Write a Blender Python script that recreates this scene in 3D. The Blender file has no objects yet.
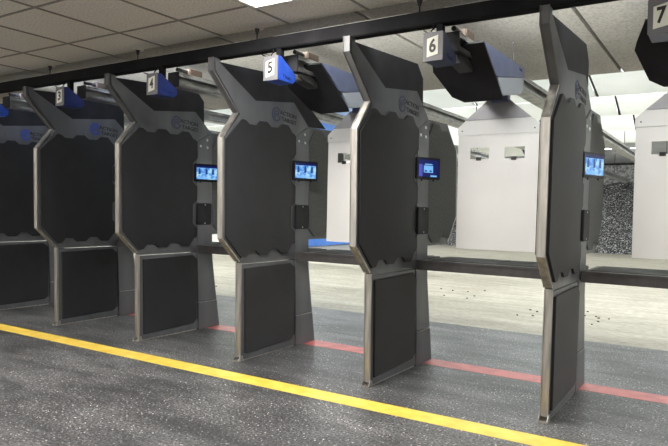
import bpy, bmesh, math, random
from mathutils import Vector, Matrix
random.seed(7)
C = bpy.context.scene.collection
# ---------------------------------------------------------------- materials
def mat(name, base=(.5,.5,.5), rough=.5, metal=0., spec=.5, emit=None, es=0., sheen=0.):
    m = bpy.data.materials.new(name); m.use_nodes = True
    b = m.node_tree.nodes['Principled BSDF']
    b.inputs['Base Color'].default_value = (*base, 1)
    b.inputs['Roughness'].default_value = rough
    b.inputs['Metallic'].default_value = metal
    b.inputs['Specular IOR Level'].default_value = spec
    b.inputs['Sheen Weight'].default_value = sheen
    if emit:
        b.inputs['Emission Color'].default_value = (*emit, 1); b.inputs['Emission Strength'].default_value = es
    return m
def nd(m, t, **kw):
    n = m.node_tree.nodes.new(t)
    for k, v in kw.items():
        if k in n.inputs: n.inputs[k].default_value = v
        else: setattr(n, k, v)
    return n
def lk(m, a, b): m.node_tree.links.new(a, b)
def coords(m, scale=(1,1,1)):
    t = nd(m, 'ShaderNodeTexCoord'); mp = nd(m, 'ShaderNodeMapping'); mp.inputs['Scale'].default_value = scale
    lk(m, t.outputs['Object'], mp.inputs['Vector']); return mp.outputs['Vector']
def noise_col(m, c1, c2, scale, lo=.35, hi=.65, detail=4, stretch=(1,1,1), rough=None):
    """mix two colours by a noise"""
    v = coords(m, stretch); n = nd(m, 'ShaderNodeTexNoise'); n.inputs['Scale'].default_value = scale; n.inputs['Detail'].default_value = detail
    lk(m, v, n.inputs['Vector'])
    r = nd(m, 'ShaderNodeValToRGB'); r.color_ramp.elements[0].position = lo; r.color_ramp.elements[1].position = hi
    r.color_ramp.elements[0].color = (*c1, 1); r.color_ramp.elements[1].color = (*c2, 1)
    lk(m, n.outputs['Fac'], r.inputs['Fac']); return r.outputs['Color'], n.outputs['Fac']
def bump(m, sock, strength, dist=.002):
    b = nd(m, 'ShaderNodeBump'); b.inputs['Strength'].default_value = strength; b.inputs['Distance'].default_value = dist
    lk(m, sock, b.inputs['Height']); lk(m, b.outputs['Normal'], m.node_tree.nodes['Principled BSDF'].inputs['Normal'])
def base(m, sock): lk(m, sock, m.node_tree.nodes['Principled BSDF'].inputs['Base Color'])
def mixc(m, fac, a, b):
    x = nd(m, 'ShaderNodeMix'); x.data_type = 'RGBA'
    if hasattr(fac, 'links'): lk(m, fac, x.inputs[0])
    else: x.inputs[0].default_value = fac
    for i, s in ((6, a), (7, b)):
        if hasattr(s, 'links'): lk(m, s, x.inputs[i])
        else: x.inputs[i].default_value = (*s, 1)
    return x.outputs[2]

M = {}
M['steel'] = mat('grey_painted_steel', (.15,.152,.158), .4, .35)
c, f = noise_col(M['steel'], (.100,.104,.114), (.132,.137,.149), 6, stretch=(1,1,.3)); base(M['steel'], c)
M['trim'] = mat('brushed_stainless', (.42,.39,.36), .36, .85)
c, f = noise_col(M['trim'], (.33,.315,.295), (.54,.52,.49), 30, stretch=(1,1,.12)); base(M['trim'], c)
M['satin'] = mat('satin_grey_edge', (.12,.12,.125), .6, .1)
c, f = noise_col(M['satin'], (.075,.074,.077), (.10,.10,.104), 9); base(M['satin'], c)
M['shield'] = mat('black_steel', (.022,.022,.026), .6, 0, .3)
c, f = noise_col(M['shield'], (.010,.010,.013), (.016,.016,.020), 8); base(M['shield'], c)
M['pad'] = mat('black_acoustic_pad', (.017,.017,.02), .6, 0, .4, sheen=.09)
c, f = noise_col(M['pad'], (.0065,.0071,.0095), (.0105,.0112,.0145), 5); base(M['pad'], c)
c2, f2 = noise_col(M['pad'], (0,0,0), (1,1,1), 180); bump(M['pad'], f2, .5, .003)
M['wingtrim'] = mat('lit_wing_edge', (.62,.61,.58), .4, .3)  # wing edge trim, the light on it put into a pale colour
M['padedge'] = mat('black_rubber', (.006,.006,.007), .6)
M['wingpad'] = mat('charcoal_pad', (.05,.05,.052), .75)
c, f = noise_col(M['wingpad'], (.078,.079,.081), (.112,.113,.115), 60); base(M['wingpad'], c); bump(M['wingpad'], f, .3)
M['bolt'] = mat('zinc_bolt', (.55,.55,.55), .3, 1.)
M['beam'] = mat('black_beam', (.007,.007,.008), .9, 0, .15)
c, f = noise_col(M['beam'], (.005,.005,.006), (.011,.011,.012), 5); base(M['beam'], c)
M['blue'] = mat('blue_housing', (.02,.07,.42), .35)
c, f = noise_col(M['blue'], (.016,.058,.36), (.024,.08,.46), 12); base(M['blue'], c)
M['blue_dim'] = mat('shaded_blue_housing', (.012,.025,.14), .4)  # same blue housing, weaker light on these lanes put into the colour
c, f = noise_col(M['blue_dim'], (.010,.022,.12), (.014,.028,.15), 12); base(M['blue_dim'], c)
M['blue_dark'] = mat('deep_shaded_blue_housing', (.035,.045,.10), .4)  # the blue housing again, with deeper shade put into the colour
c, f = noise_col(M['blue_dark'], (.03,.04,.09), (.04,.05,.11), 12); base(M['blue_dark'], c)
M['face'] = mat('grey_sign_face', (.11,.11,.12), .55, .1)
M['white'] = mat('white_vinyl', (.56,.56,.49), .5)
M['ink'] = mat('black_ink', (.008,.008,.008), .5)
M['navy'] = mat('navy_ink', (.008,.02,.12), .5)
M['logoblue'] = mat('logo_blue', (.02,.055,.30), .45)
M['logodim'] = mat('logo_muted_blue', (.035,.045,.085), .45)  # duller copy of the logo blue
M['logotext'] = mat('logo_text', (.010,.011,.016), .5)
M['body'] = mat('blue_grey_steel', (.12,.14,.24), .45, .2)
c, f = noise_col(M['body'], (.11,.13,.22), (.14,.16,.26), 7); base(M['body'], c)
M['bodylow'] = mat('pale_grey_steel', (.42,.45,.52), .4, .2)
M['rail'] = mat('galvanised_rail', (.5,.5,.48), .4, .6)
c, f = noise_col(M['rail'], (.24,.24,.235), (.40,.40,.39), 10); base(M['rail'], c)
M['raildark'] = mat('dark_rail_hardware', (.06,.058,.056), .5, .4)
M['brown'] = mat('brown_motor', (.05,.032,.022), .6)
M['board'] = mat('pale_target_board', (.56,.55,.545), .65)
c, f = noise_col(M['board'], (.70,.69,.685), (.74,.73,.725), 3); base(M['board'], c)
M['hood'] = mat('shaded_board_hood', (.33,.32,.34), .5, .1)  # darker grey steel top, its shadow put into the colour
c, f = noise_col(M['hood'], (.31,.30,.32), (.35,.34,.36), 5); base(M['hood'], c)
M['counter'] = mat('charcoal_counter', (.04,.039,.042), .5, 0, .35)
c, f = noise_col(M['counter'], (.048,.045,.046), (.064,.061,.062), 15); base(M['counter'], c)
M['mat'] = mat('grey_counter_mat', (.085,.085,.085), .62, 0, .3)
c, f = noise_col(M['mat'], (.034,.034,.035), (.048,.048,.049), 20); base(M['mat'], c)
M['case'] = mat('black_plastic', (.006,.006,.008), .35)
M['scr_l'] = mat('screen_pale_blue', (0,0,0), .3, emit=(.28,.6,1.0), es=.62)
c, f = noise_col(M['scr_l'], (.06,.28,.85), (.45,.78,1.0), 38, .38, .62)
lk(M['scr_l'], c, M['scr_l'].node_tree.nodes['Principled BSDF'].inputs['Emission Color'])
M['scr_d'] = mat('screen_dark_blue', (0,0,0), .3, emit=(.004,.01,.12), es=.62)
M['scr_f'] = mat('screen_figure', (0,0,0), .3, emit=(.01,.06,.26), es=.62)
M['scr_b'] = mat('screen_light_box', (0,0,0), .3, emit=(.22,.55,1.0), es=.62)
M['scr_v'] = mat('screen_violet', (0,0,0), .3, emit=(.08,.09,.5), es=.62)
M['brass'] = mat('spent_brass', (.12,.09,.05), .4, .8)
M['yellow'] = mat('yellow_floor_paint', (.80,.50,.035), .45)
c, f = noise_col(M['yellow'], (.68,.47,.06), (.82,.60,.11), 9); base(M['yellow'], c)
M['red'] = mat('red_floor_paint', (.48,.10,.10), .45)
c, f = noise_col(M['red'], (.40,.085,.085), (.54,.13,.125), 9); base(M['red'], c)
M['wood'] = mat('white_pole', (.8,.8,.75), .5)
M['diff'] = mat('light_diffuser', (.9,.9,.9), .5, emit=(1,.94,.8), es=9.)
M['strip'] = mat('strip_light', (.9,.9,.9), .5, emit=(.95,1,.97), es=6.)
M['lframe'] = mat('white_light_frame', (.6,.6,.58), .5)

# dark speckled rubber floor
m = M['floor'] = mat('speckled_rubber_floor', (.05,.05,.053), .36)
v = coords(m)
n1 = nd(m, 'ShaderNodeTexNoise'); n1.inputs['Scale'].default_value = 1.1; n1.inputs['Detail'].default_value = 6; lk(m, v, n1.inputs['Vector'])
r1 = nd(m, 'ShaderNodeValToRGB'); r1.color_ramp.elements[0].position = .35; r1.color_ramp.elements[1].position = .68
r1.color_ramp.elements[0].color = (.043,.044,.047,1); r1.color_ramp.elements[1].color = (.094,.096,.100,1); lk(m, n1.outputs['Fac'], r1.inputs['Fac'])
def flecks(scale, thr):
    vo = nd(m, 'ShaderNodeTexVoronoi'); vo.inputs['Scale'].default_value = scale; lk(m, v, vo.inputs['Vector'])
    wn = nd(m, 'ShaderNodeTexWhiteNoise'); lk(m, vo.outputs['Position'], wn.inputs['Vector'])
    a = nd(m, 'ShaderNodeMath', operation='LESS_THAN'); lk(m, vo.outputs['Distance'], a.inputs[0]); a.inputs[1].default_value = .33
    b = nd(m, 'ShaderNodeMath', operation='GREATER_THAN'); lk(m, wn.outputs['Value'], b.inputs[0]); b.inputs[1].default_value = thr
    p = nd(m, 'ShaderNodeMath', operation='MULTIPLY'); lk(m, a.outputs[0], p.inputs[0]); lk(m, b.outputs[0], p.inputs[1]); return p.outputs[0]
k1 = mixc(m, flecks(85, .90), r1.outputs['Color'], (.45,.45,.43))
k2 = mixc(m, flecks(120, .86), k1, (.26,.26,.265))
n3 = nd(m, 'ShaderNodeTexNoise'); n3.inputs['Scale'].default_value = 70; n3.inputs['Detail'].default_value = 3; lk(m, v, n3.inputs['Vector'])
r3 = nd(m, 'ShaderNodeValToRGB'); r3.color_ramp.elements[0].position = .4; r3.color_ramp.elements[1].position = .62
r3.color_ramp.elements[0].color = (.38,.38,.38,1); r3.color_ramp.elements[1].color = (1.75,1.75,1.75,1); lk(m, n3.outputs['Fac'], r3.inputs['Fac'])
mm = nd(m, 'ShaderNodeMix'); mm.data_type = 'RGBA'; mm.blend_type = 'MULTIPLY'; mm.inputs[0].default_value = 1
lk(m, k2, mm.inputs[6]); lk(m, r3.outputs['Color'], mm.inputs[7]); 
vw = coords(m, (1., 2.6, 1)); nw = nd(m, 'ShaderNodeTexNoise'); nw.inputs['Scale'].default_value = 1.5; nw.inputs['Detail'].default_value = 9; nw.inputs['Roughness'].default_value = .68; nw.inputs['Distortion'].default_value = .6
lk(m, vw, nw.inputs['Vector'])
rw = nd(m, 'ShaderNodeValToRGB'); rw.color_ramp.elements[0].position = .36; rw.color_ramp.elements[1].position = .66
rw.color_ramp.elements[0].color = (.60,.60,.60,1); rw.color_ramp.elements[1].color = (1.65,1.63,1.6,1); lk(m, nw.outputs['Fac'], rw.inputs['Fac'])
mw = nd(m, 'ShaderNodeMix'); mw.data_type = 'RGBA'; mw.blend_type = 'MULTIPLY'; mw.inputs[0].default_value = 1
lk(m, mm.outputs[2], mw.inputs[6]); lk(m, rw.outputs['Color'], mw.inputs[7]); base(m, mw.outputs[2])
# scuff streaks vary the gloss
vs = coords(m, (.5, 3, 1)); n2 = nd(m, 'ShaderNodeTexNoise'); n2.inputs['Scale'].default_value = 2.2; n2.inputs['Detail'].default_value = 5; lk(m, vs, n2.inputs['Vector'])
mr = nd(m, 'ShaderNodeMapRange'); mr.inputs['From Min'].default_value = .35; mr.inputs['From Max'].default_value = .65; mr.inputs['To Min'].default_value = .42; mr.inputs['To Max'].default_value = .52
lk(m, n2.outputs['Fac'], mr.inputs['Value']); lk(m, mr.outputs['Result'], m.node_tree.nodes['Principled BSDF'].inputs['Roughness'])
bump(m, n3.outputs['Fac'], .25, .001)

# light concrete of the range floor
m = M['concrete'] = mat('pale_concrete', (.5,.48,.42), .6)
c1_, f1_ = noise_col(m, (.285,.263,.212), (.42,.39,.325), 1.6, .3, .7, 8, (1,3.5,1))
c2_, f2_ = noise_col(m, (.75,.75,.73), (1.12,1.12,1.1), 14, .35, .65, 5, (1,2.2,1))
mm = nd(m, 'ShaderNodeMix'); mm.data_type = 'RGBA'; mm.blend_type = 'MULTIPLY'; mm.inputs[0].default_value = 1
lk(m, c1_, mm.inputs[6]); lk(m, c2_, mm.inputs[7]); base(m, mm.outputs[2])

def tile_mat(name, ca, cb, sc):
    m = mat(name, ca, .9, 0, .1)
    c1_, f1_ = noise_col(m, ca, cb, 1.2, .3, .7, 4)
    c2_, f2_ = noise_col(m, (.80,.80,.80), (1.06,1.06,1.06), sc, .36, .56, 3)
    mm = nd(m, 'ShaderNodeMix'); mm.data_type = 'RGBA'; mm.blend_type = 'MULTIPLY'; mm.inputs[0].default_value = 1
    lk(m, c1_, mm.inputs[6]); lk(m, c2_, mm.inputs[7]); base(m, mm.outputs[2]); bump(m, f2_, .5, .003); return m
M['tile'] = tile_mat('mineral_fibre_tile', (.69,.65,.595), (.75,.71,.655), 75)
M['gridbar'] = mat('ceiling_grid_bar', (.26,.245,.22), .7)
M['rangeceil'] = tile_mat('fabric_wrapped_panel', (.37,.35,.31), (.43,.405,.365), 60)
M['rangepaint'] = mat('white_baffle_paint', (.84,.87,.85), .6)
c, f = noise_col(M['rangepaint'], (.80,.84,.81), (.87,.89,.87), 2.5); base(M['rangepaint'], c)
M['bluetone'] = mat('blue_panel_tone', (.10,.26,.75), .5)  # blue tone for a few baffle panels and the wall mat
c, f = noise_col(M['bluetone'], (.09,.24,.70), (.13,.30,.80), 2.5); base(M['bluetone'], c)
M['skytone'] = mat('pale_blue_panel_tone', (.30,.45,.80), .5)  # paler blue tone for a panel of the nearest row
c, f = noise_col(M['skytone'], (.28,.43,.77), (.34,.49,.83), 2.5); base(M['skytone'], c)
M['darkseam'] = mat('dark_gap', (.015,.013,.01), .9)
M['greyceil'] = mat('grey_roof_deck', (.33,.34,.36), .7)
c, f = noise_col(M['greyceil'], (.50,.52,.55), (.58,.60,.63), 3, stretch=(1,.3,1)); base(M['greyceil'], c)
M['wall'] = mat('painted_wall', (.66,.65,.62), .8)
c, f = noise_col(M['wall'], (.64,.63,.60), (.69,.68,.65), 2); base(M['wall'], c)
m = M['backwall'] = mat('speckled_rubber_wall', (.2,.2,.2), .8)
c, f = noise_col(m, (.13,.13,.13), (.40,.40,.39), 14, .38, .6, 6); base(m, c)
m = M['berm'] = mat('shredded_rubber', (.06,.06,.06), .8)
c, f = noise_col(m, (.012,.012,.014), (.36,.36,.345), 24, .48, .66, 9); base(m, c)

# ---------------------------------------------------------------- mesh helpers
def link(name, bm, m, parent=None, off=None, bevel=0, smooth=False):
    """mesh given in world coordinates; becomes a child of parent (an Empty with no rotation)"""
    if bevel:
        bmesh.ops.remove_doubles(bm, verts=bm.verts, dist=1e-6)
        es = [e for e in bm.edges if len(e.link_faces) == 2 and e.calc_face_angle(0) > .6]
        bmesh.ops.bevel(bm, geom=es, offset=bevel, segments=2, affect='EDGES', clamp_overlap=True)
    bmesh.ops.recalc_face_normals(bm, faces=bm.faces)
    root = parent
    o_ = Vector((0,0,0)); p = parent
    while p: o_ += p.location; p = p.parent
    if off is not None and parent is None: o_ = Vector(off)
    bmesh.ops.translate(bm, verts=bm.verts, vec=-o_)
    me = bpy.data.meshes.new(name); bm.to_mesh(me); bm.free()
    me.materials.append(m)
    if smooth:
        for f in me.polygons: f.use_smooth = True
    o = bpy.data.objects.new(name, me); C.objects.link(o)
    if parent: o.parent = parent
    else: o.location = o_
    return o
def box(bm, x0, x1, y0, y1, z0, z1):
    vs = [bm.verts.new((x, y, z)) for x in (x0, x1) for y in (y0, y1) for z in (z0, z1)]
    for f in ((0,1,3,2), (4,6,7,5), (0,4,5,1), (2,3,7,6), (0,2,6,4), (1,5,7,3)): bm.faces.new([vs[i] for i in f])
def BX(*a):
    bm = bmesh.new(); box(bm, *a); return bm
def prism(bm, pts, a, b, axis='x'):
    """pts in the plane across the axis: (y,z) for x, (x,z) for y, (x,y) for z"""
    def mk(p, t): return {'x': (t, p[0], p[1]), 'y': (p[0], t, p[1]), 'z': (p[0], p[1], t)}[axis]
    A = [bm.verts.new(mk(p, a)) for p in pts]; B = [bm.verts.new(mk(p, b)) for p in pts]
    n = len(pts)
    bm.faces.new(A); bm.faces.new(B[::-1])
    for i in range(n): bm.faces.new([A[i], B[i], B[(i+1) % n], A[(i+1) % n]])
def PR(pts, a, b, axis='x'):
    bm = bmesh.new(); prism(bm, pts, a, b, axis); return bm
def cyl(bm, p0, p1, r0, r1=None, n=16):
    p0, p1 = Vector(p0), Vector(p1); d = p1-p0; r1 = r0 if r1 is None else r1
    q = d.to_track_quat('Z', 'Y').to_matrix().to_4x4()
    mtx = Matrix.Translation((p0+p1)/2) @ q
    bmesh.ops.create_cone(bm, cap_ends=True, segments=n, radius1=r0, radius2=r1, depth=d.length, matrix=mtx)
def CY(*a, **k):
    bm = bmesh.new(); cyl(bm, *a, **k); return bm
def tube(bm, pts, r, n=8):
    for a, b in zip(pts[:-1], pts[1:]): cyl(bm, a, b, r, n=n)
def channel(pts, x0, x1, w, lip):
    """U-channel folded along a (y,z) path: a front web of thickness w and two lips reaching back over the faces"""
    bm = bmesh.new()
    def offs(d):
        out = []
        for i, p in enumerate(pts):
            p = Vector(p); ns = []
            if i > 0: a = (p-Vector(pts[i-1])).normalized(); ns.append(Vector((-a.y, a.x)))
            if i < len(pts)-1: a = (Vector(pts[i+1])-p).normalized(); ns.append(Vector((-a.y, a.x)))
            n = sum(ns, Vector((0,0))).normalized(); k = 1/max(.5, n.dot(ns[0]))
            out.append(tuple(p + n*d*k))
        return out
    def strip(o, i, a, b):
        for j in range(len(pts)-1):
            prism(bm, [o[j], o[j+1], i[j+1], i[j]], a, b)
    strip(list(pts), offs(w), x0, x1)
    strip(offs(w), offs(lip), x0, x0+.003); strip(offs(w), offs(lip), x1-.003, x1)
    return bm
def text_bm(s, size, bold=0.):
    cu = bpy.data.curves.new('t', 'FONT'); cu.body = s; cu.size = size; cu.align_x = 'LEFT'; cu.extrude = .0008; cu.offset = bold
    o = bpy.data.objects.new('t', cu); C.objects.link(o)
    dg = bpy.context.evaluated_depsgraph_get(); dg.update()
    me = bpy.data.meshes.new_from_object(o.evaluated_get(dg)); bm = bmesh.new(); bm.from_mesh(me)
    bpy.data.objects.remove(o); bpy.data.curves.remove(cu); bpy.data.meshes.remove(me)
    return bm
def place_text(s, w, h, origin, xdir, ydir, bold=0.):
    """fit the text in a w x h box whose lower-left corner is origin"""
    bm = text_bm(s, 1., bold)
    xs = [v.co.x for v in bm.verts]; ys = [v.co.y for v in bm.verts]
    X, Y = Vector(xdir), Vector(ydir); N = X.cross(Y); o = Vector(origin)
    x0, y0 = min(xs), min(ys); sx = w/(max(xs)-x0); sy = h/(max(ys)-y0)
    for v in bm.verts: v.co = o + X*((v.co.x-x0)*sx) + Y*((v.co.y-y0)*sy) + N*(v.co.z)
    return bm
def thing(name, loc, label, cat, group=None):
    o = bpy.data.objects.new(name, None); C.objects.link(o); o.location = loc; o.empty_display_size = .1
    o['label'] = label; o['category'] = cat
    if group: o['group'] = group
    return o
def tag(o, label, cat, group=None, kind=None):
    o['label'] = label; o['category'] = cat
    if group: o['group'] = group
    if kind: o['kind'] = kind
    return o
def struct(name, bm, m):
    o = link(name, bm, m); o['kind'] = 'structure'; return o
def dup(o, parent=None):
    c = o.copy(); C.objects.link(c)
    if parent: c.parent = parent
    for ch in [x for x in ALLOBJ() if x.parent == o]: dup(ch, c)
    return c
def ALLOBJ(): return list(C.objects)

# ---------------------------------------------------------------- layout (metres)
XK = {-1: -6.656, 0: -5.434, 1: -4.272, 2: -3.124, 3: -1.995, 4: -.83}
L = lambda k: {-1: -6.045, 0: -4.853, 1: -3.698, 2: -2.56, 3: -1.412, 4: -.247}[k]
T = .042

# ---------------------------------------------------------------- the room shell
XL, XR, YB, YF = -11.0, 3.6, -3.0, 23.6
EDGE = 6.13
struct('floor', BX(XL, XR, YB, EDGE, -.1, 0), M['floor'])
struct('floor_range', BX(XL, XR, EDGE, YF, -.1, 0), M['concrete'])
struct('ceiling', BX(XL, XR, YB, 3.42, 2.44, 2.5), M['tile'])
bm = bmesh.new()
gx = [(-2.60 + .622*i) for i in range(-13, 12)]; gy = [2.995 - .655*i for i in range(0, 11)]
for x in gx: box(bm, x-.008, x+.008, YB, 3.42, 2.434, 2.4405)
for y in gy: box(bm, XL, XR, y-.008, y+.008, 2.4335, 2.4405)
struct('ceiling_grid', bm, M['gridbar'])
# fabric-wrapped ceiling over the firing line, with black gaps
struct('ceiling_backing', BX(XL, XR, 3.42, 6.0, 2.475, 2.5), M['darkseam'])
bm = bmesh.new()
xs = [-.865 + 1.21*i for i in range(-9, 6)]
for a, b in zip(xs[:-1], xs[1:]):
    box(bm, max(a+.014, XL), min(b-.014, XR), 3.42, 4.90, 2.44, 2.478)
    box(bm, max(a+.014, XL), min(b-.014, XR), 4.906, 6.0, 2.44, 2.478)
struct('ceiling_panels', bm, M['rangeceil'])
struct('ceiling_range', BX(XL, XR, 6.0, YF, 3.02, 3.1), M['greyceil'])
struct('wall_header', BX(XL, XR, 5.96, 6.0, 2.5, 3.02), M['darkseam'])
struct('wall_left', BX(XL-.1, XL, YB, YF, 0, 3.1), M['wall'])
struct('wall_right', BX(XR, XR+.1, YB, YF, 0, 3.1), M['wall'])
struct('wall_back', BX(XL, XR, YB-.1, YB, 0, 2.5), M['wall'])
struct('wall_far', BX(XL, XR, YF, YF+.1, 0, 3.1), M['backwall'])
struct('trim_far', BX(XL, XR, YF-.06, YF, 2.94, 3.0), M['darkseam'])

# painted stripes
tag(link('floor_stripe', PR([(XL, 3.262+.0085*XL-.08), (XR, 3.262+.0085*XR-.08), (XR, 3.262+.0085*XR+.08), (XL, 3.262+.0085*XL+.08)], 0, .0015, 'z'), M['yellow']), 'yellow painted safety stripe running in front of the booths', 'stripe')
tag(link('floor_stripe', BX(XL, XR, 4.385, 4.575, 0, .0015), M['red']), 'faded red firing line stripe under the rear of the booths', 'stripe')

# black header beam carrying the dividers
tag(link('header_beam', BX(XL, XR, 3.27, 3.35, 2.232, 2.318), M['beam'], bevel=.006), 'long black steel beam running under the ceiling above the dividers', 'beam')

# ---------------------------------------------------------------- dividers
PADTOP = [(3.545,1.835),(3.579,1.832),(3.625,1.806),(3.712,1.809),(3.750,1.846),(3.834,1.851),(3.885,1.817),(3.982,1.822),(4.030,1.858),(4.110,1.859),(4.196,1.771)]
PADREAR = [(4.196,1.632),(4.134,1.572),(4.134,1.401),(4.198,1.353),(4.198,1.239),(4.142,1.190),(4.144,1.015),(4.208,.968)]
PADBOT = [(4.216,.898),(4.132,.802),(4.043,.805),(3.998,.842),(3.913,.844),(3.861,.803),(3.767,.805),(3.727,.838),(3.643,.841),(3.604,.797),(3.556,.793)]
PADFRONT = [(3.384,.958),(3.369,1.668)]
def make_divider():
    X = XK[3]; t = thing('stall_divider', (X, 3.58, 0), '', 'divider', 'booth dividers along the firing line')
    x0, x1 = X-T, X
    up = link('upper_panel', PR([(3.250,2.232),(3.305,2.232),(3.305,2.205),(3.708,1.998),(4.200,2.060),(4.414,1.884),(4.214,1.775),(3.53,1.775),(3.53,1.872),(3.262,2.145)], x0, x1), M['steel'], t, bevel=.0015)
    link('upper_shield', PR([(3.295,2.212),(4.219,2.266),(4.318,2.173),(4.328,1.93),(3.62,1.93)], x0+.008, x1-.008), M['shield'], t, bevel=.003)
    link('upper_trim', channel([(3.243,2.232),(3.243,2.142),(3.514,1.876)][::-1], x0-.003, x1+.003, .008, .014), M['satin'], t)
    link('middle_frame', PR([(3.53,1.872),(3.53,1.768),(4.208,1.768),(4.25,1.60),(4.25,.745),(3.566,.745),(3.556,.775),(3.375,.95),(3.362,1.672)], x0, x1), M['steel'], t, bevel=.003)
    link('main_trim', channel([(3.506,1.872),(3.353,1.678),(3.368,.945),(3.556,.768)][::-1], x0-.003, x1+.003, .008, .014), M['trim'], t)
    link('lower_frame', PR([(3.566,.738),(4.25,.738),(4.272,.02),(3.59,.02)], x0+.003, x1-.003), M['steel'], t, bevel=.003)
    link('lower_trim', channel([(3.572,.752),(3.588,.03)][::-1], x0-.002, x1+.002, .008, .016), M['trim'], t)
    ft = bmesh.new(); box(ft, x0-.006, x1+.006, 3.545, 3.62, 0, .010); prism(ft, [(3.550,.008),(3.574,.045),(3.602,.045),(3.618,.008)], x0-.006, x0-.002); prism(ft, [(3.550,.008),(3.574,.045),(3.602,.045),(3.618,.008)], x1+.002, x1+.006)
    box(ft, x0, x1, 3.62, 4.26, 0, .02)
    link('foot', ft, M['trim'], t, bevel=.002)
    link('bottom_plate', PR([(3.60,.012),(3.60,.05),(3.628,.052),(4.205,.068),(4.25,.10),(4.27,.10),(4.275,.012)], x0-.004, x1+.006), M['steel'], t, bevel=.002)
    for s, (a, b) in (('r', (x1, x1+.016)), ('l', (x0-.016, x0))):
        link('acoustic_pad', PR(PADTOP+PADREAR+PADBOT+PADFRONT, a, b), M['pad'], t, bevel=.0015)
        link('lower_pad', PR([(3.606,.708),(4.182,.717),(4.246,.672),(4.247,.105),(4.203,.073),(3.626,.056)], a-(.003 if s=='r' else -.003), b-(.003 if s=='r' else -.003)), M['pad'], t, bevel=.0015)
    link('pad_edge', PR([(4.19,1.80),(4.222,1.775),(4.228,1.63),(4.168,1.575),(4.168,1.402),(4.230,1.360),(4.230,1.232),(4.176,1.190),(4.178,1.016),(4.236,.968),(4.240,.90),(4.225,.88),(4.13,1.0),(4.13,1.75)], x1, x1+.011), M['padedge'], t)
    link('rear_column', PR([(4.214,1.772),(4.418,1.880),(4.448,.873),(4.458,.66),(4.524,.262),(4.276,.262),(4.25,.75)], x0-.003, x1+.004), M['steel'], t, bevel=.003)
    link('base_plate', PR([(4.276,.258),(4.525,.258),(4.568,0),(4.280,0)], x0-.006, x1+.007), M['steel'], t, bevel=.003)
    link('base_seam', BX(x1+.004, x1+.0085, 4.283, 4.50, .256, .260), M['trim'], t)
    for (y, z) in ((4.356,1.809),(4.270,1.745),(4.360,1.739)):
        link('bolt', CY((x1+.002,y,z), (x1+.010,y,z), .012, .010, 12), M['bolt'], t)
    up_ = link('utility_plate', PR([(4.225,1.195),(4.240,1.205),(4.405,1.205),(4.418,1.193),(4.418,1.012),(4.405,1.0),(4.250,1.0),(4.225,1.012)], x1+.004, x1+.022), M['shield'], t, bevel=.004)
    for z in (1.19, 1.015): link('screw', CY((x1+.021,4.325,z), (x1+.0245,4.325,z), .006, .005, 10), M['bolt'], up_)
    # wing beyond the counter
    link('wing_panel', PR([(4.40,1.885),(4.82,1.895),(5.01,1.70),(5.035,1.13),(4.88,.935),(4.86,.905),(4.45,.905)], x0+.012, x1-.012), M['steel'], t, bevel=.003)
    for a, b in ((x1-.012, x1), (x0, x0+.012)):
        link('wing_pad', PR([(4.425,1.74),(4.520,1.866),(4.631,1.868),(4.680,1.825),(4.81,1.83),(4.995,1.69),(5.022,1.135),(4.88,.950),(4.73,.972),(4.68,.925),(4.54,.928),(4.46,.99),(4.45,1.0)], a, b), M['wingpad'], t, bevel=.003)
    link('wing_trim', channel([(5.013,1.70),(5.039,1.13),(4.875,.925)], x0+.006, x1-.006, .007, .012), M['wingtrim'], t)
    return t
def logo(t, X, bright):
    a = bmesh.new(); cy, cz = 3.965, 1.930
    def ring(r0, r1, a0, a1, n=28):
        for i in range(n):
            p, q = a0+(a1-a0)*i/n, a0+(a1-a0)*(i+1)/n
            prism(a, [(cy+r0*math.cos(p), cz+r0*math.sin(p)), (cy+r1*math.cos(p), cz+r1*math.sin(p)), (cy+r1*math.cos(q), cz+r1*math.sin(q)), (cy+r0*math.cos(q), cz+r0*math.sin(q))], X, X+.002)
    R_ = math.radians
    ring(.044, .060, R_(35), R_(345)); ring(.022, .034, R_(-40), R_(250)); ring(.0, .012, 0, R_(360), 14)
    g = link('logo_target', a, M['logoblue' if bright else 'logodim'], t)
    link('logo_text', place_text('ACTION', .225, .034, (X+.001, 4.008, 1.938), (0,1,-.07), (0,0,1), .022), M['logotext'], t)
    link('logo_text', place_text('TARGET', .205, .034, (X+.001, 4.034, 1.886), (0,1,-.07), (0,0,1), .022), M['logotext'], t)
DL = {-1: 'leftmost black padded booth divider, cut by the left edge of the photo',
      0: 'black padded booth divider left of hanging lane number 3',
      1: 'black padded booth divider between lane numbers 3 and 4',
      2: 'black padded booth divider between lane numbers 4 and 5',
      3: 'black padded booth divider in the centre, between lane numbers 5 and 6',
      4: 'nearest and rightmost black padded booth divider, seen almost edge-on beside number 6'}
proto = make_divider()
divs = {3: proto}
for k in (-1, 0, 1, 2, 4):
    d = dup(proto); d.location.x = XK[k]; divs[k] = d
for k, d in divs.items():
    d['label'] = DL[k]
    bpy.context.view_layer.update()
    logo(d, XK[k], k <= 0)
br = link('brace_plate', PR([(4.31,2.12),(4.34,2.12),(4.70,1.90),(4.42,1.885),(4.33,1.93)], XK[2]-T+.012, XK[2]-.012), M['shield'], divs[2])
divs[4].location.x -= .016; divs[4].rotation_euler.y = .0135

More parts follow.
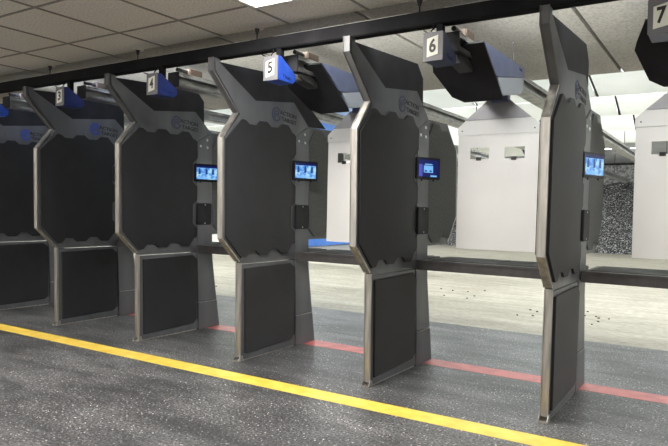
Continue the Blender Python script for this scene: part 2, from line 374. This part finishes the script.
# ---------------------------------------------------------------- counters
CL = {-1: 'charcoal shelf behind the leftmost divider', 0: 'charcoal booth counter below hanging number 3', 1: 'narrow slice of charcoal booth counter below hanging number 4',
      2: 'charcoal booth counter below hanging number 5', 3: 'charcoal booth counter below hanging number 6', 4: 'charcoal booth counter at the right edge of the photo, below number 7'}
def make_counter(k, x0, x1):
    t = thing('booth_counter', ((x0+x1)/2, 4.25, .735), CL[k], 'counter', 'shelves between the booth dividers')
    link('counter_body', BX(x0, x1, 4.245, 4.83, .735, .803), M['counter'], t, bevel=.004)
    link('front_lip', BX(x0+.002, x1-.002, 4.238, 4.247, .792, .808), M['counter'], t, bevel=.002)
    m_ = bmesh.new(); w = (x1-x0-.10)/2
    box(m_, x0+.04, x0+.04+w, 4.36, 4.80, .802, .807); box(m_, x0+.06+w, x1-.04, 4.36, 4.80, .802, .807)
    link('counter_mat', m_, M['mat'], t, bevel=.001)
for k in range(-1, 5):
    x0 = XK[k] + .007; x1 = (XK[k+1] if k < 4 else .336) - T - .010
    make_counter(k, x0, x1)

# ---------------------------------------------------------------- tablets
TL = {1: 'glowing pale blue touch tablet on the divider between numbers 3 and 4', 2: 'glowing pale blue touch tablet on the divider left of number 5\'s board, showing target figures',
      3: 'touch tablet with dark blue screen and small bright box on the central divider', 4: 'glowing pale blue touch tablet on the nearest, rightmost divider',
      0: 'black tablet edge peeking from behind the divider left of number 4', -1: 'tablet on the leftmost divider'}
def tablet(k):
    th = math.radians(69); ax = Vector((math.cos(th), math.sin(th), 0)); n = Vector((math.sin(th), -math.cos(th), 0))
    c = Vector((XK[k]+.062, 4.30, 1.493))
    t = thing('touch_tablet', c, TL[k], 'tablet', 'control tablets on the dividers')
    def panel(u0, u1, v0, v1, d0, d1):
        bm = bmesh.new(); vs = []
        for u in (u0, u1):
            for v in (v0, v1):
                for d in (d0, d1): vs.append(bm.verts.new(c + ax*u + Vector((0,0,v)) + n*d))
        for f in ((0,1,3,2), (4,6,7,5), (0,4,5,1), (2,3,7,6), (0,2,6,4), (1,5,7,3)): bm.faces.new([vs[i] for i in f])
        return bm
    link('case', panel(-.125, .125, -.083, .083, -.018, 0), M['case'], t, bevel=.005)
    link('bracket', BX(XK[k]+.004, XK[k]+.045, 4.27, 4.33, 1.45, 1.53), M['case'], t)
    s = link('screen', panel(-.104, .104, -.062, .066, 0, .001), M['scr_d' if k == 3 else 'scr_l'], t)
    if k != 3:
        link('screen_header', panel(-.104, .104, .046, .066, .001, .0016), M['scr_d'], s)
        for u in (-.075, -.005, .062):
            link('screen_figure', panel(u-.011, u+.011, -.015, .030, .001, .0016), M['scr_f'], s)
            link('screen_figure', panel(u-.006, u+.006, .030, .042, .001, .0016), M['scr_f'], s)
        link('screen_footer', panel(-.09, .02, -.058, -.048, .001, .0016), M['scr_b'], s)
    else:
        link('screen_box', panel(-.050, .045, -.030, .022, .001, .0016), M['scr_b'], s)
        link('screen_caption', panel(-.040, .038, .028, .036, .001, .0016), M['scr_b'], s)
        for u in (-.03, .02): link('screen_button', panel(u-.012, u+.012, -.024, -.012, .0016, .002), M['scr_f'], s)
        link('screen_caption', panel(.02, .085, -.060, -.048, .001, .0016), M['scr_b'], s)
        link('screen_pane', panel(-.10, -.065, -.060, .03, .001, .0016), M['scr_v'], s)
    for u in (-.06, .06): link('knob', CY(c+ax*u+Vector((0,0,-.094))-n*.009, c+ax*u+Vector((0,0,-.080))-n*.009, .006, n=10), M['case'], t)
for k in (0, 1, 2, 3, 4): tablet(k)

# ---------------------------------------------------------------- overhead rails, signs, carriers
NUM = {-1: '2', 0: '3', 1: '4', 2: '5', 3: '6', 4: '7'}
def sign(k):
    c = L(k) - (.018 if k < 4 else .055); y0 = 3.2
    t = thing('lane_sign', (c, y0, 2.01), ('hanging blue wedge-shaped lane sign box with number %s' % NUM[k]) if k > -1 else 'blue lane sign box at the left edge, its number out of view', 'sign', 'numbered lane sign boxes')
    w = .0575
    link('housing', PR([(y0+.004,2.166),(y0+.04,2.170),(y0+.20,2.075),(y0+.20,2.035),(y0+.17,2.010),(y0+.004,2.010)], c-w, c+w), M['blue_dark' if k > 2 else ('blue_dim' if k in (0, 1) else 'blue')], t, bevel=.003)
    link('face_plate', BX(c-w-.002, c+w+.002, y0-.002, y0+.005, 2.008, 2.168), M['face'], t, bevel=.002)
    link('number_plate', PR([(c-.036, 2.030),(c+.030, 2.043),(c+.030, 2.148),(c-.036, 2.132)], y0-.004, y0-.002, 'y'), M['white'], t)
    link('number', place_text(NUM[k], .040, .076, (c-.022, y0-.0045, 2.052), (1,0,.12), (0,0,1), .032), M['ink'], t)
    link('side_text', place_text('Titan', .085, .026, (c+w+.001, y0+.055, 2.030), (0,1,0), (0,0,1), .01), M['navy'], t)
    link('hanger_post', BX(c-.018, c+.018, 3.28, 3.32, 2.11, 2.240), M['beam'], t)
    tb = bmesh.new(); tube(tb, [(c-.03,3.24,2.165), (c-.035,3.25,2.19), (c-.02,3.255,2.205), (c-.03,3.262,2.225)], .004)
    link('cable', tb, M['beam'], t)
    return t
for k in range(-1, 5): sign(k)
RL = {-1: 'galvanised target rail running downrange behind the leftmost sign box', 0: 'galvanised target rail running downrange from number 3', 1: 'galvanised target rail with brown motor running downrange from number 4',
      2: 'galvanised target rail running downrange from number 5', 3: 'galvanised target rail running downrange from number 6', 4: 'galvanised target rail at the right, running downrange from number 7'}
def rail(k):
    c = L(k); t = thing('target_rail', (c, 3.42, 2.10), RL[k], 'rail', 'overhead target rails')
    y0, y1 = 3.40, 19.0
    bm = bmesh.new(); box(bm, c-.012, c+.012, y0, y1, 2.115, 2.20); link('web', bm, M['rail'], t)
    bm = bmesh.new()
    box(bm, c-.055, c+.055, y0, y1, 2.20, 2.210); box(bm, c-.055, c+.055, y0, y1, 2.105, 2.115)
    for s in (-1, 1):
        a = c+s*.055; box(bm, min(a, a-s*.004), max(a, a-s*.004), y0, y1, 2.180, 2.205); box(bm, min(a, a-s*.004), max(a, a-s*.004), y0, y1, 2.110, 2.130)
    link('flange', bm, M['rail'], t)
    mb = link('motor', BX(c-.03, c+.05, 3.52, 3.66, 2.206, 2.262), M['brown'], t, bevel=.006)
    link('motor_shaft', CY((c+.01,3.42,2.24), (c+.01,3.54,2.24), .015), M['raildark'], mb)
    for i in range(5):
        y = 3.46+.035*i; link('pulley', CY((c-.05,y,2.222), (c-.035,y,2.222), .012, n=12), M['raildark'], t)
    link('end_shade_plate', BX(c-.058, c+.058, 3.392, 3.40, 2.10, 2.212), M['shield'], t)  # dark plate added so the rail end catches no light
    for y in (4.6, 7.0, 10.2, 13.5, 17.0):
        link('hanger_rod', CY((c,y,2.208), (c,y,2.44 if y < 6 else 3.02), .006, n=8), M['raildark'], t)
    return t
for k in range(-1, 5): rail(k)
KL = {2: 'dark slanted steel target carrier hanging behind number 5, blue-grey sides', 3: 'dark slanted steel target carrier hanging behind number 6, grey-blue and pale sides', 4: 'black target carrier plate at the right edge behind number 7'}
def carrier(k):
    c = L(k); w = .152
    t = thing('target_carrier', (c, 3.9, 1.92), KL[k], 'carrier', 'armoured target carriers')
    # slanted front plate, spanning x, its lower edge further downrange
    def fp(u, s): return Vector((c+u, 3.53+.37*s, 2.176-.256*s))
    n = Vector((0, -.57, -.82)).normalized()
    out = [(-w-.01,0),(w+.004,0),(w+.004,1.0),(w,1.06),(-w+.05,1.06),(-w-.02,.93),(-w-.075,.42),(-w-.06,.30)]
    bm = bmesh.new()
    A = [bm.verts.new(fp(*p)) for p in out]; B = [bm.verts.new(fp(*p)+n*.012) for p in out]
    bm.faces.new(A[::-1]); bm.faces.new(B)
    for i in range(len(out)): j = (i+1) % len(out); bm.faces.new([A[i], A[j], B[j], B[i]])
    link('front_plate', bm, M['shield'], t)
    link('upper_body', PR([(3.54,2.178),(4.385,2.186),(4.378,2.122),(3.81,2.020),(3.77,2.022)], c-w, c+w), M['body'], t, bevel=.003)
    link('lower_body', PR([(3.815,2.019),(4.378,2.120),(4.36,2.03),(4.31,1.995),(3.93,1.925),(3.90,1.93)], c-w+.002, c+w-.002), M['bodylow'], t, bevel=.003)
    link('vent', place_text('||||', .055, .018, (c+w+.001, 4.26, 2.150), (0,1,0), (0,0,1)), M['shield'], t)
    link('rail_clamp', PR([(3.44,2.095),(3.60,2.095),(3.66,2.06),(3.66,2.03),(3.50,2.055),(3.44,2.075)], c-.045, c+.045), M['raildark'], t, bevel=.003)
    link('stub_rail', BX(c-.03, c+.03, 3.36, 3.70, 2.055, 2.088), M['rail'], t, bevel=.003)
    link('board_clamp', BX(c-.06, c+.06, 4.31, 4.37, 1.955, 2.03), M['body'], t)
for k in (2, 3, 4): carrier(k)
BL = {2: 'pale grey target board partly hidden between the two middle dividers', 3: 'large pale grey target board with peaked hood and two window slots, hanging below number 6', 4: 'pale grey target board with peaked hood cut by the right edge of the photo'}
def board(k):
    c = L(k) - (.018 if k != 4 else -.0); y = 4.35; w = .292
    t = thing('target_board', (c, y, .90), BL[k], 'target board', 'hanging target boards')
    bm = bmesh.new()
    # sheet with two rectangular slots, built as strips round the slots
    zt, zb = 1.742, .905; s0, s1 = 1.560, 1.640
    xs_ = [-w, -.200, -.060, .055, .195, w]
    for i in range(5):
        a, b = c+xs_[i], c+xs_[i+1]
        if i in (1, 3):
            box(bm, a, b, y, y+.008, zb, s0); box(bm, a, b, y, y+.008, s1, zt)
        else: box(bm, a, b, y, y+.008, zb, zt)
    link('board_sheet', bm, M['board'], t)
    for a, b in ((-.135, -.205), (.120, .195)):
        link('clip', BX(c+a-.018, c+a+.018, y-.006, y+.012, s0-.012, s0+.012), M['ink'], t)
    hd = link('header_strip', PR([(c-w-.004,1.735),(c+w+.004,1.735),(c+w+.004,1.790),(c+w-.06,1.845),(c-w+.06,1.845),(c-w-.004,1.790)], y-.006, y+.014, 'y'), M['board'], t)
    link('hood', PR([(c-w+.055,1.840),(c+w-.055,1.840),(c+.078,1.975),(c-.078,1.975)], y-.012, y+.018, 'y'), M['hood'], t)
    for s in (-1, 1): link('side_rivet', CY((c+s*(w-.03),y-.010,1.765), (c+s*(w-.03),y-.004,1.765), .005, n=8), M['ink'], t)
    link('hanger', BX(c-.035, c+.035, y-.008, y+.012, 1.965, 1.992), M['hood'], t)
for k in (2, 3, 4): board(k)

# ceiling cord drops
SL = {0: 'black cord drop with round ceiling plate, above number 3', 1: 'black cord drop with round ceiling plate, above number 4', 2: 'black cord drop with round ceiling plate, above number 5', 3: 'black cord drop with round ceiling plate, above number 6'}
for k, x in ((0, -5.574), (1, -4.313), (2, -2.998), (3, -1.687)):
    x += .0; y = 3.40; xx = x*(3.40/3.555)
    t = thing('cord_drop', (xx, y, 2.30), SL[k], 'cable', 'cord drops from the ceiling')
    link('ceiling_plate', CY((xx,y,2.434), (xx,y,2.441), .045, n=24), M['tile'], t)
    link('cord_grip', CY((xx,y,2.395), (xx,y,2.436), .008, .019, 12), M['case'], t)
    e = Vector((L(k)-.04, 3.245, 2.172)); s_ = Vector((xx, y, 2.40)); bm = bmesh.new(); pts = []
    m1 = Vector((xx, 3.40, 2.22)); 
    for i in range(11):
        q = i/10; pts.append((1-q)**2*s_ + 2*q*(1-q)*m1 + q*q*e)
    tube(bm, pts, .005, 6); link('cord', bm, M['case'], t)

# ---------------------------------------------------------------- range baffles
rows = [(6.001, 2.440, 6.47, 2.318), (7.48, 2.49, 7.87, 2.335), (8.95, 2.50, 9.34, 2.335), (10.40, 2.52, 10.80, 2.335), (12.2, 2.52, 12.6, 2.335)]
ordn = ['nearest row', 'second row', 'third row', 'fourth row', 'farthest row']
for i, (ya, za, yb, zb) in enumerate(rows):
    js = [-1.15 + 1.21*j for j in range(-9, 5)]
    for j, (a, b) in enumerate(zip(js[:-1], js[1:])):
        a = max(a, XL+.01); b = min(b, XR-.01)
        if b-a < .3: continue
        mid = (a+b)/2
        if i == 4 and mid > -3.6: continue
        mt = M['rangepaint']
        blue = False
        if i == 0 and -4.9 < mid < -3.6: mt = M['skytone']; blue = True
        if i == 1 and -6.1 < mid < -3.6: mt = M['bluetone']; blue = True
        o = link('overhead_baffle', PR([(ya, za), (yb, zb), (yb+.03, zb+.01), (ya+.03, za+.02)], a+.018, b-.018), mt, off=(mid, ya, zb))
        tag(o, ('blue painted' if blue else 'white') + ' slanted overhead baffle panel downrange, ' + ordn[i] + ' beyond the booths', 'baffle', ('blue' if blue else 'white') + ' overhead baffles, ' + ordn[i])
        link('joint_strip', PR([(ya+.032, za+.021), (yb+.031, zb+.011), (yb+.036, zb+.013), (ya+.037, za+.024)], b-.012, b+.048), M['darkseam'], o)
    # supports from the roof deck
bm = bmesh.new()
for (ya, za, yb, zb) in rows:
    if ya < 7 or ya > 12: continue
    box(bm, XL, XR, ya, ya+.028, za+.021, 3.02)
tag(link('baffle_frame', bm, M['rangepaint']), 'white upright panels carrying the overhead baffles from the roof', 'frame')

# berm
bm = bmesh.new()
nx, ny = 260, 40; g = []
from mathutils import noise as mn
for j in range(ny+1):
    row = []
    for i in range(nx+1):
        x = XL+.02 + (XR-XL-.04)*i/nx; q = j/ny
        y = 20.7 + 2.7*q; z = 2.25*(q**.85)
        h = mn.noise(Vector((x*1.1, q*2.5, 0)))*.16 + mn.noise(Vector((x*5, y*5, 1)))*.06 + mn.noise(Vector((x*14, y*14, z*14)))*.05
        if j == 0: h = 0; z = -.02
        row.append(bm.verts.new((x, y - h*.4, z + h)))
    g.append(row)
for j in range(ny):
    for i in range(nx): bm.faces.new([g[j][i], g[j][i+1], g[j+1][i+1], g[j+1][i]])
b = link('rubber_berm', bm, M['berm'], smooth=False)
tag(b, 'dark speckled mound of shredded rubber at the far end of the range', 'backstop', kind='stuff')
# blue mat on the left wall far downrange
tag(link('wall_mat', BX(XL, XL+.06, 14.2, 20.0, .02, 1.25), M['bluetone'], bevel=.01), 'blue padded mat on the far left wall, seen low beside the second divider', 'mat')

# spent casings
def floor_pt(px, py):
    f_, yaw, pitch, roll, h = CAM
    r, u, fw = camaxes(yaw, pitch, roll); d = fw + r*(px-334)/f_ - u*(py-223)/f_; t = -h/d.z
    return Vector((d.x*t, d.y*t, 0))
CAM = (620.96, .5716, -.0213, .0216, 1.17)
def camaxes(yaw, pitch, roll):
    cy, sy, cp, sp = math.cos(yaw), math.sin(yaw), math.cos(pitch), math.sin(pitch)
    f = Vector((-sy*cp, cy*cp, sp)); r = Vector((cy, sy, 0)); u = r.cross(f)
    c, s = math.cos(roll), math.sin(roll)
    return r*c+u*s, -r*s+u*c, f
cas = None
for cx, cy, sx, sy, n in ((-1.55, 7.45, .55, .35, 26), (-6.4, 6.4, .5, .5, 10), (-3.45, 8.6, .6, .5, 8)):
    for i in range(n):
        x, y = random.gauss(cx, sx*.5), max(6.3, random.gauss(cy, sy))
        if cas is None:
            cas = link('spent_casing', CY((x,y,.007), (x+.024,y+.006,.007), .007, n=8), M['brass'], off=(x, y, 0)); o = cas
        else:
            o = cas.copy(); C.objects.link(o); o.location = (x, y, 0); o.rotation_euler.z = random.uniform(0, 6.28)
        tag(o, 'small dark spent casing lying on the pale concrete floor beyond the booths', 'casing', 'spent casings on the concrete')

# ---------------------------------------------------------------- lights
def troffer(x0, x1, y0, y1, label, power):
    t = thing('ceiling_light', ((x0+x1)/2, (y0+y1)/2, 2.43), label, 'light', 'recessed troffers')
    fr = bmesh.new(); z0, z1 = 2.428, 2.4405
    box(fr, x0, x1, y0, y0+.03, z0, z1); box(fr, x0, x1, y1-.03, y1, z0, z1); box(fr, x0, x0+.03, y0+.03, y1-.03, z0, z1); box(fr, x1-.03, x1, y0+.03, y1-.03, z0, z1)
    link('frame', fr, M['lframe'], t)
    link('diffuser', BX(x0+.03, x1-.03, y0+.03, y1-.03, 2.434, 2.4405), M['diff'], t)
    area((x0+x1)/2, (y0+y1)/2, 2.425, x1-x0-.06, y1-y0-.06, power, (1,.97,.94))
def area(x, y, z, sx, sy, power, col, rot=(0,0,0), spread=180):
    l = bpy.data.lights.new('lamp', 'AREA'); l.shape = 'RECTANGLE'; l.size = sx; l.size_y = sy; l.energy = power; l.color = col; l.spread = math.radians(spread)
    o = bpy.data.objects.new('lamp', l); C.objects.link(o); o.location = (x, y, z); o.rotation_euler = rot
    return o
PW = 47
troffer(-2.59, -1.99, 1.75, 3.05, 'lit recessed ceiling light at the top edge, above the booths', PW)
for (x, y) in ((-5.70, .40), (-8.81, .40), (1.13, 1.69), (-2.59, -1.59), (-5.70, -1.59), (1.13, -1.59)):
    troffer(x, x+.6, y, y+1.295, 'recessed ceiling light outside the frame on the shooters side', PW)
# strip lights hidden above the baffle edges, shining on the range
def strip(y, z, power, tilt, n=5, label=''):
    for i in range(n):
        x = -9.6 + i*(12.8/(n-1))
        t = thing('strip_light', (x, y, z), 'long strip light behind the overhead baffles, ' + label, 'light', 'range strip lights, ' + label)
        link('strip_housing', BX(x-1.1, x+1.1, y-.04, y+.04, z+.012, z+.06), M['lframe'], t)
        link('strip_tube', BX(x-1.08, x+1.08, y-.03, y+.03, z+.002, z+.012), M['strip'], t)
        area(x, y, z, 2.1, .06, power, (.95,.99,.99), (math.radians(tilt), 0, 0))
strip(7.05, 2.90, 34, -8, label='first row')
def added_front_strips():  # unseen strips added to brighten the boards and the nearest baffles
    for i in range(6):
        x = -5.97 + i*1.26
        t = thing('strip_light', (x, 3.43, 2.33), 'added unseen strip light under the ceiling just behind the black header beam', 'light', 'added strip lights behind the header beam')
        link('strip_housing', BX(x-.5, x+.5, 3.39, 3.43, 2.29, 2.352), M['lframe'], t)
        link('bracket', BX(x-.02, x+.02, 3.351, 3.39, 2.29, 2.31), M['lframe'], t)
        link('hood', BX(x-.52, x+.52, 3.39, 3.51, 2.352, 2.360), M['lframe'], t)  # lid added to keep the strip's light off the ceiling
        col = (.97,1,.97) if x > -3.7 else (.62,.74,1)  # bluish tint added to colour the light on the left lanes
        area(x, 3.432, 2.32, .95, .04, 8, col, (math.radians(75), 0, 0), 120)
        area(x, 3.434, 2.33, .95, .04, 4.6, (.97,1,.97), (math.radians(91), 0, 0), 36)
added_front_strips()
def added_back_strips(y, z, p):  # unseen strips added to light the faces of the next baffle row
    for i in range(5):
        x = -8.4 + i*2.42
        t = thing('strip_light', (x, y, z), 'added unseen strip light on the back of an overhead baffle, facing downrange', 'light', 'added strip lights on the baffle backs')
        link('strip_housing', BX(x-1.0, x+1.0, y-.03, y, z-.02, z+.03), M['lframe'], t)
        area(x, y+.002, z+.005, 1.95, .04, p, (.97,1,.97), (math.radians(88), 0, 0), 100)
added_back_strips(6.537, 2.357, 8); added_back_strips(7.937, 2.372, 8); added_back_strips(9.407, 2.372, 7)
strip(8.25, 2.90, 30, 0, label='second row')
strip(9.75, 2.90, 30, 0, label='third row')
strip(13.0, 2.90, 85, 0, label='fourth row')
strip(17.5, 2.90, 80, 25, label='fifth row')

w = bpy.data.worlds.new('World'); bpy.context.scene.world = w; w.use_nodes = True
w.node_tree.nodes['Background'].inputs[0].default_value = (.5,.55,.6,1); w.node_tree.nodes['Background'].inputs[1].default_value = .02

# ---------------------------------------------------------------- camera
cam = bpy.data.cameras.new('Camera'); co = bpy.data.objects.new('Camera', cam); C.objects.link(co)
r, u, fw = camaxes(*CAM[1:4])
co.matrix_world = Matrix(((r.x, u.x, -fw.x, 0), (r.y, u.y, -fw.y, 0), (r.z, u.z, -fw.z, CAM[4]), (0,0,0,1)))
cam.sensor_fit = 'HORIZONTAL'; cam.sensor_width = 36; cam.lens = 36*CAM[0]/668; cam.clip_start = .05
bpy.context.scene.camera = co
vs = bpy.context.scene.view_settings
vs.view_transform = 'Standard'; vs.look = 'None'; vs.gamma = 1; vs.use_curve_mapping = False; vs.exposure = .6
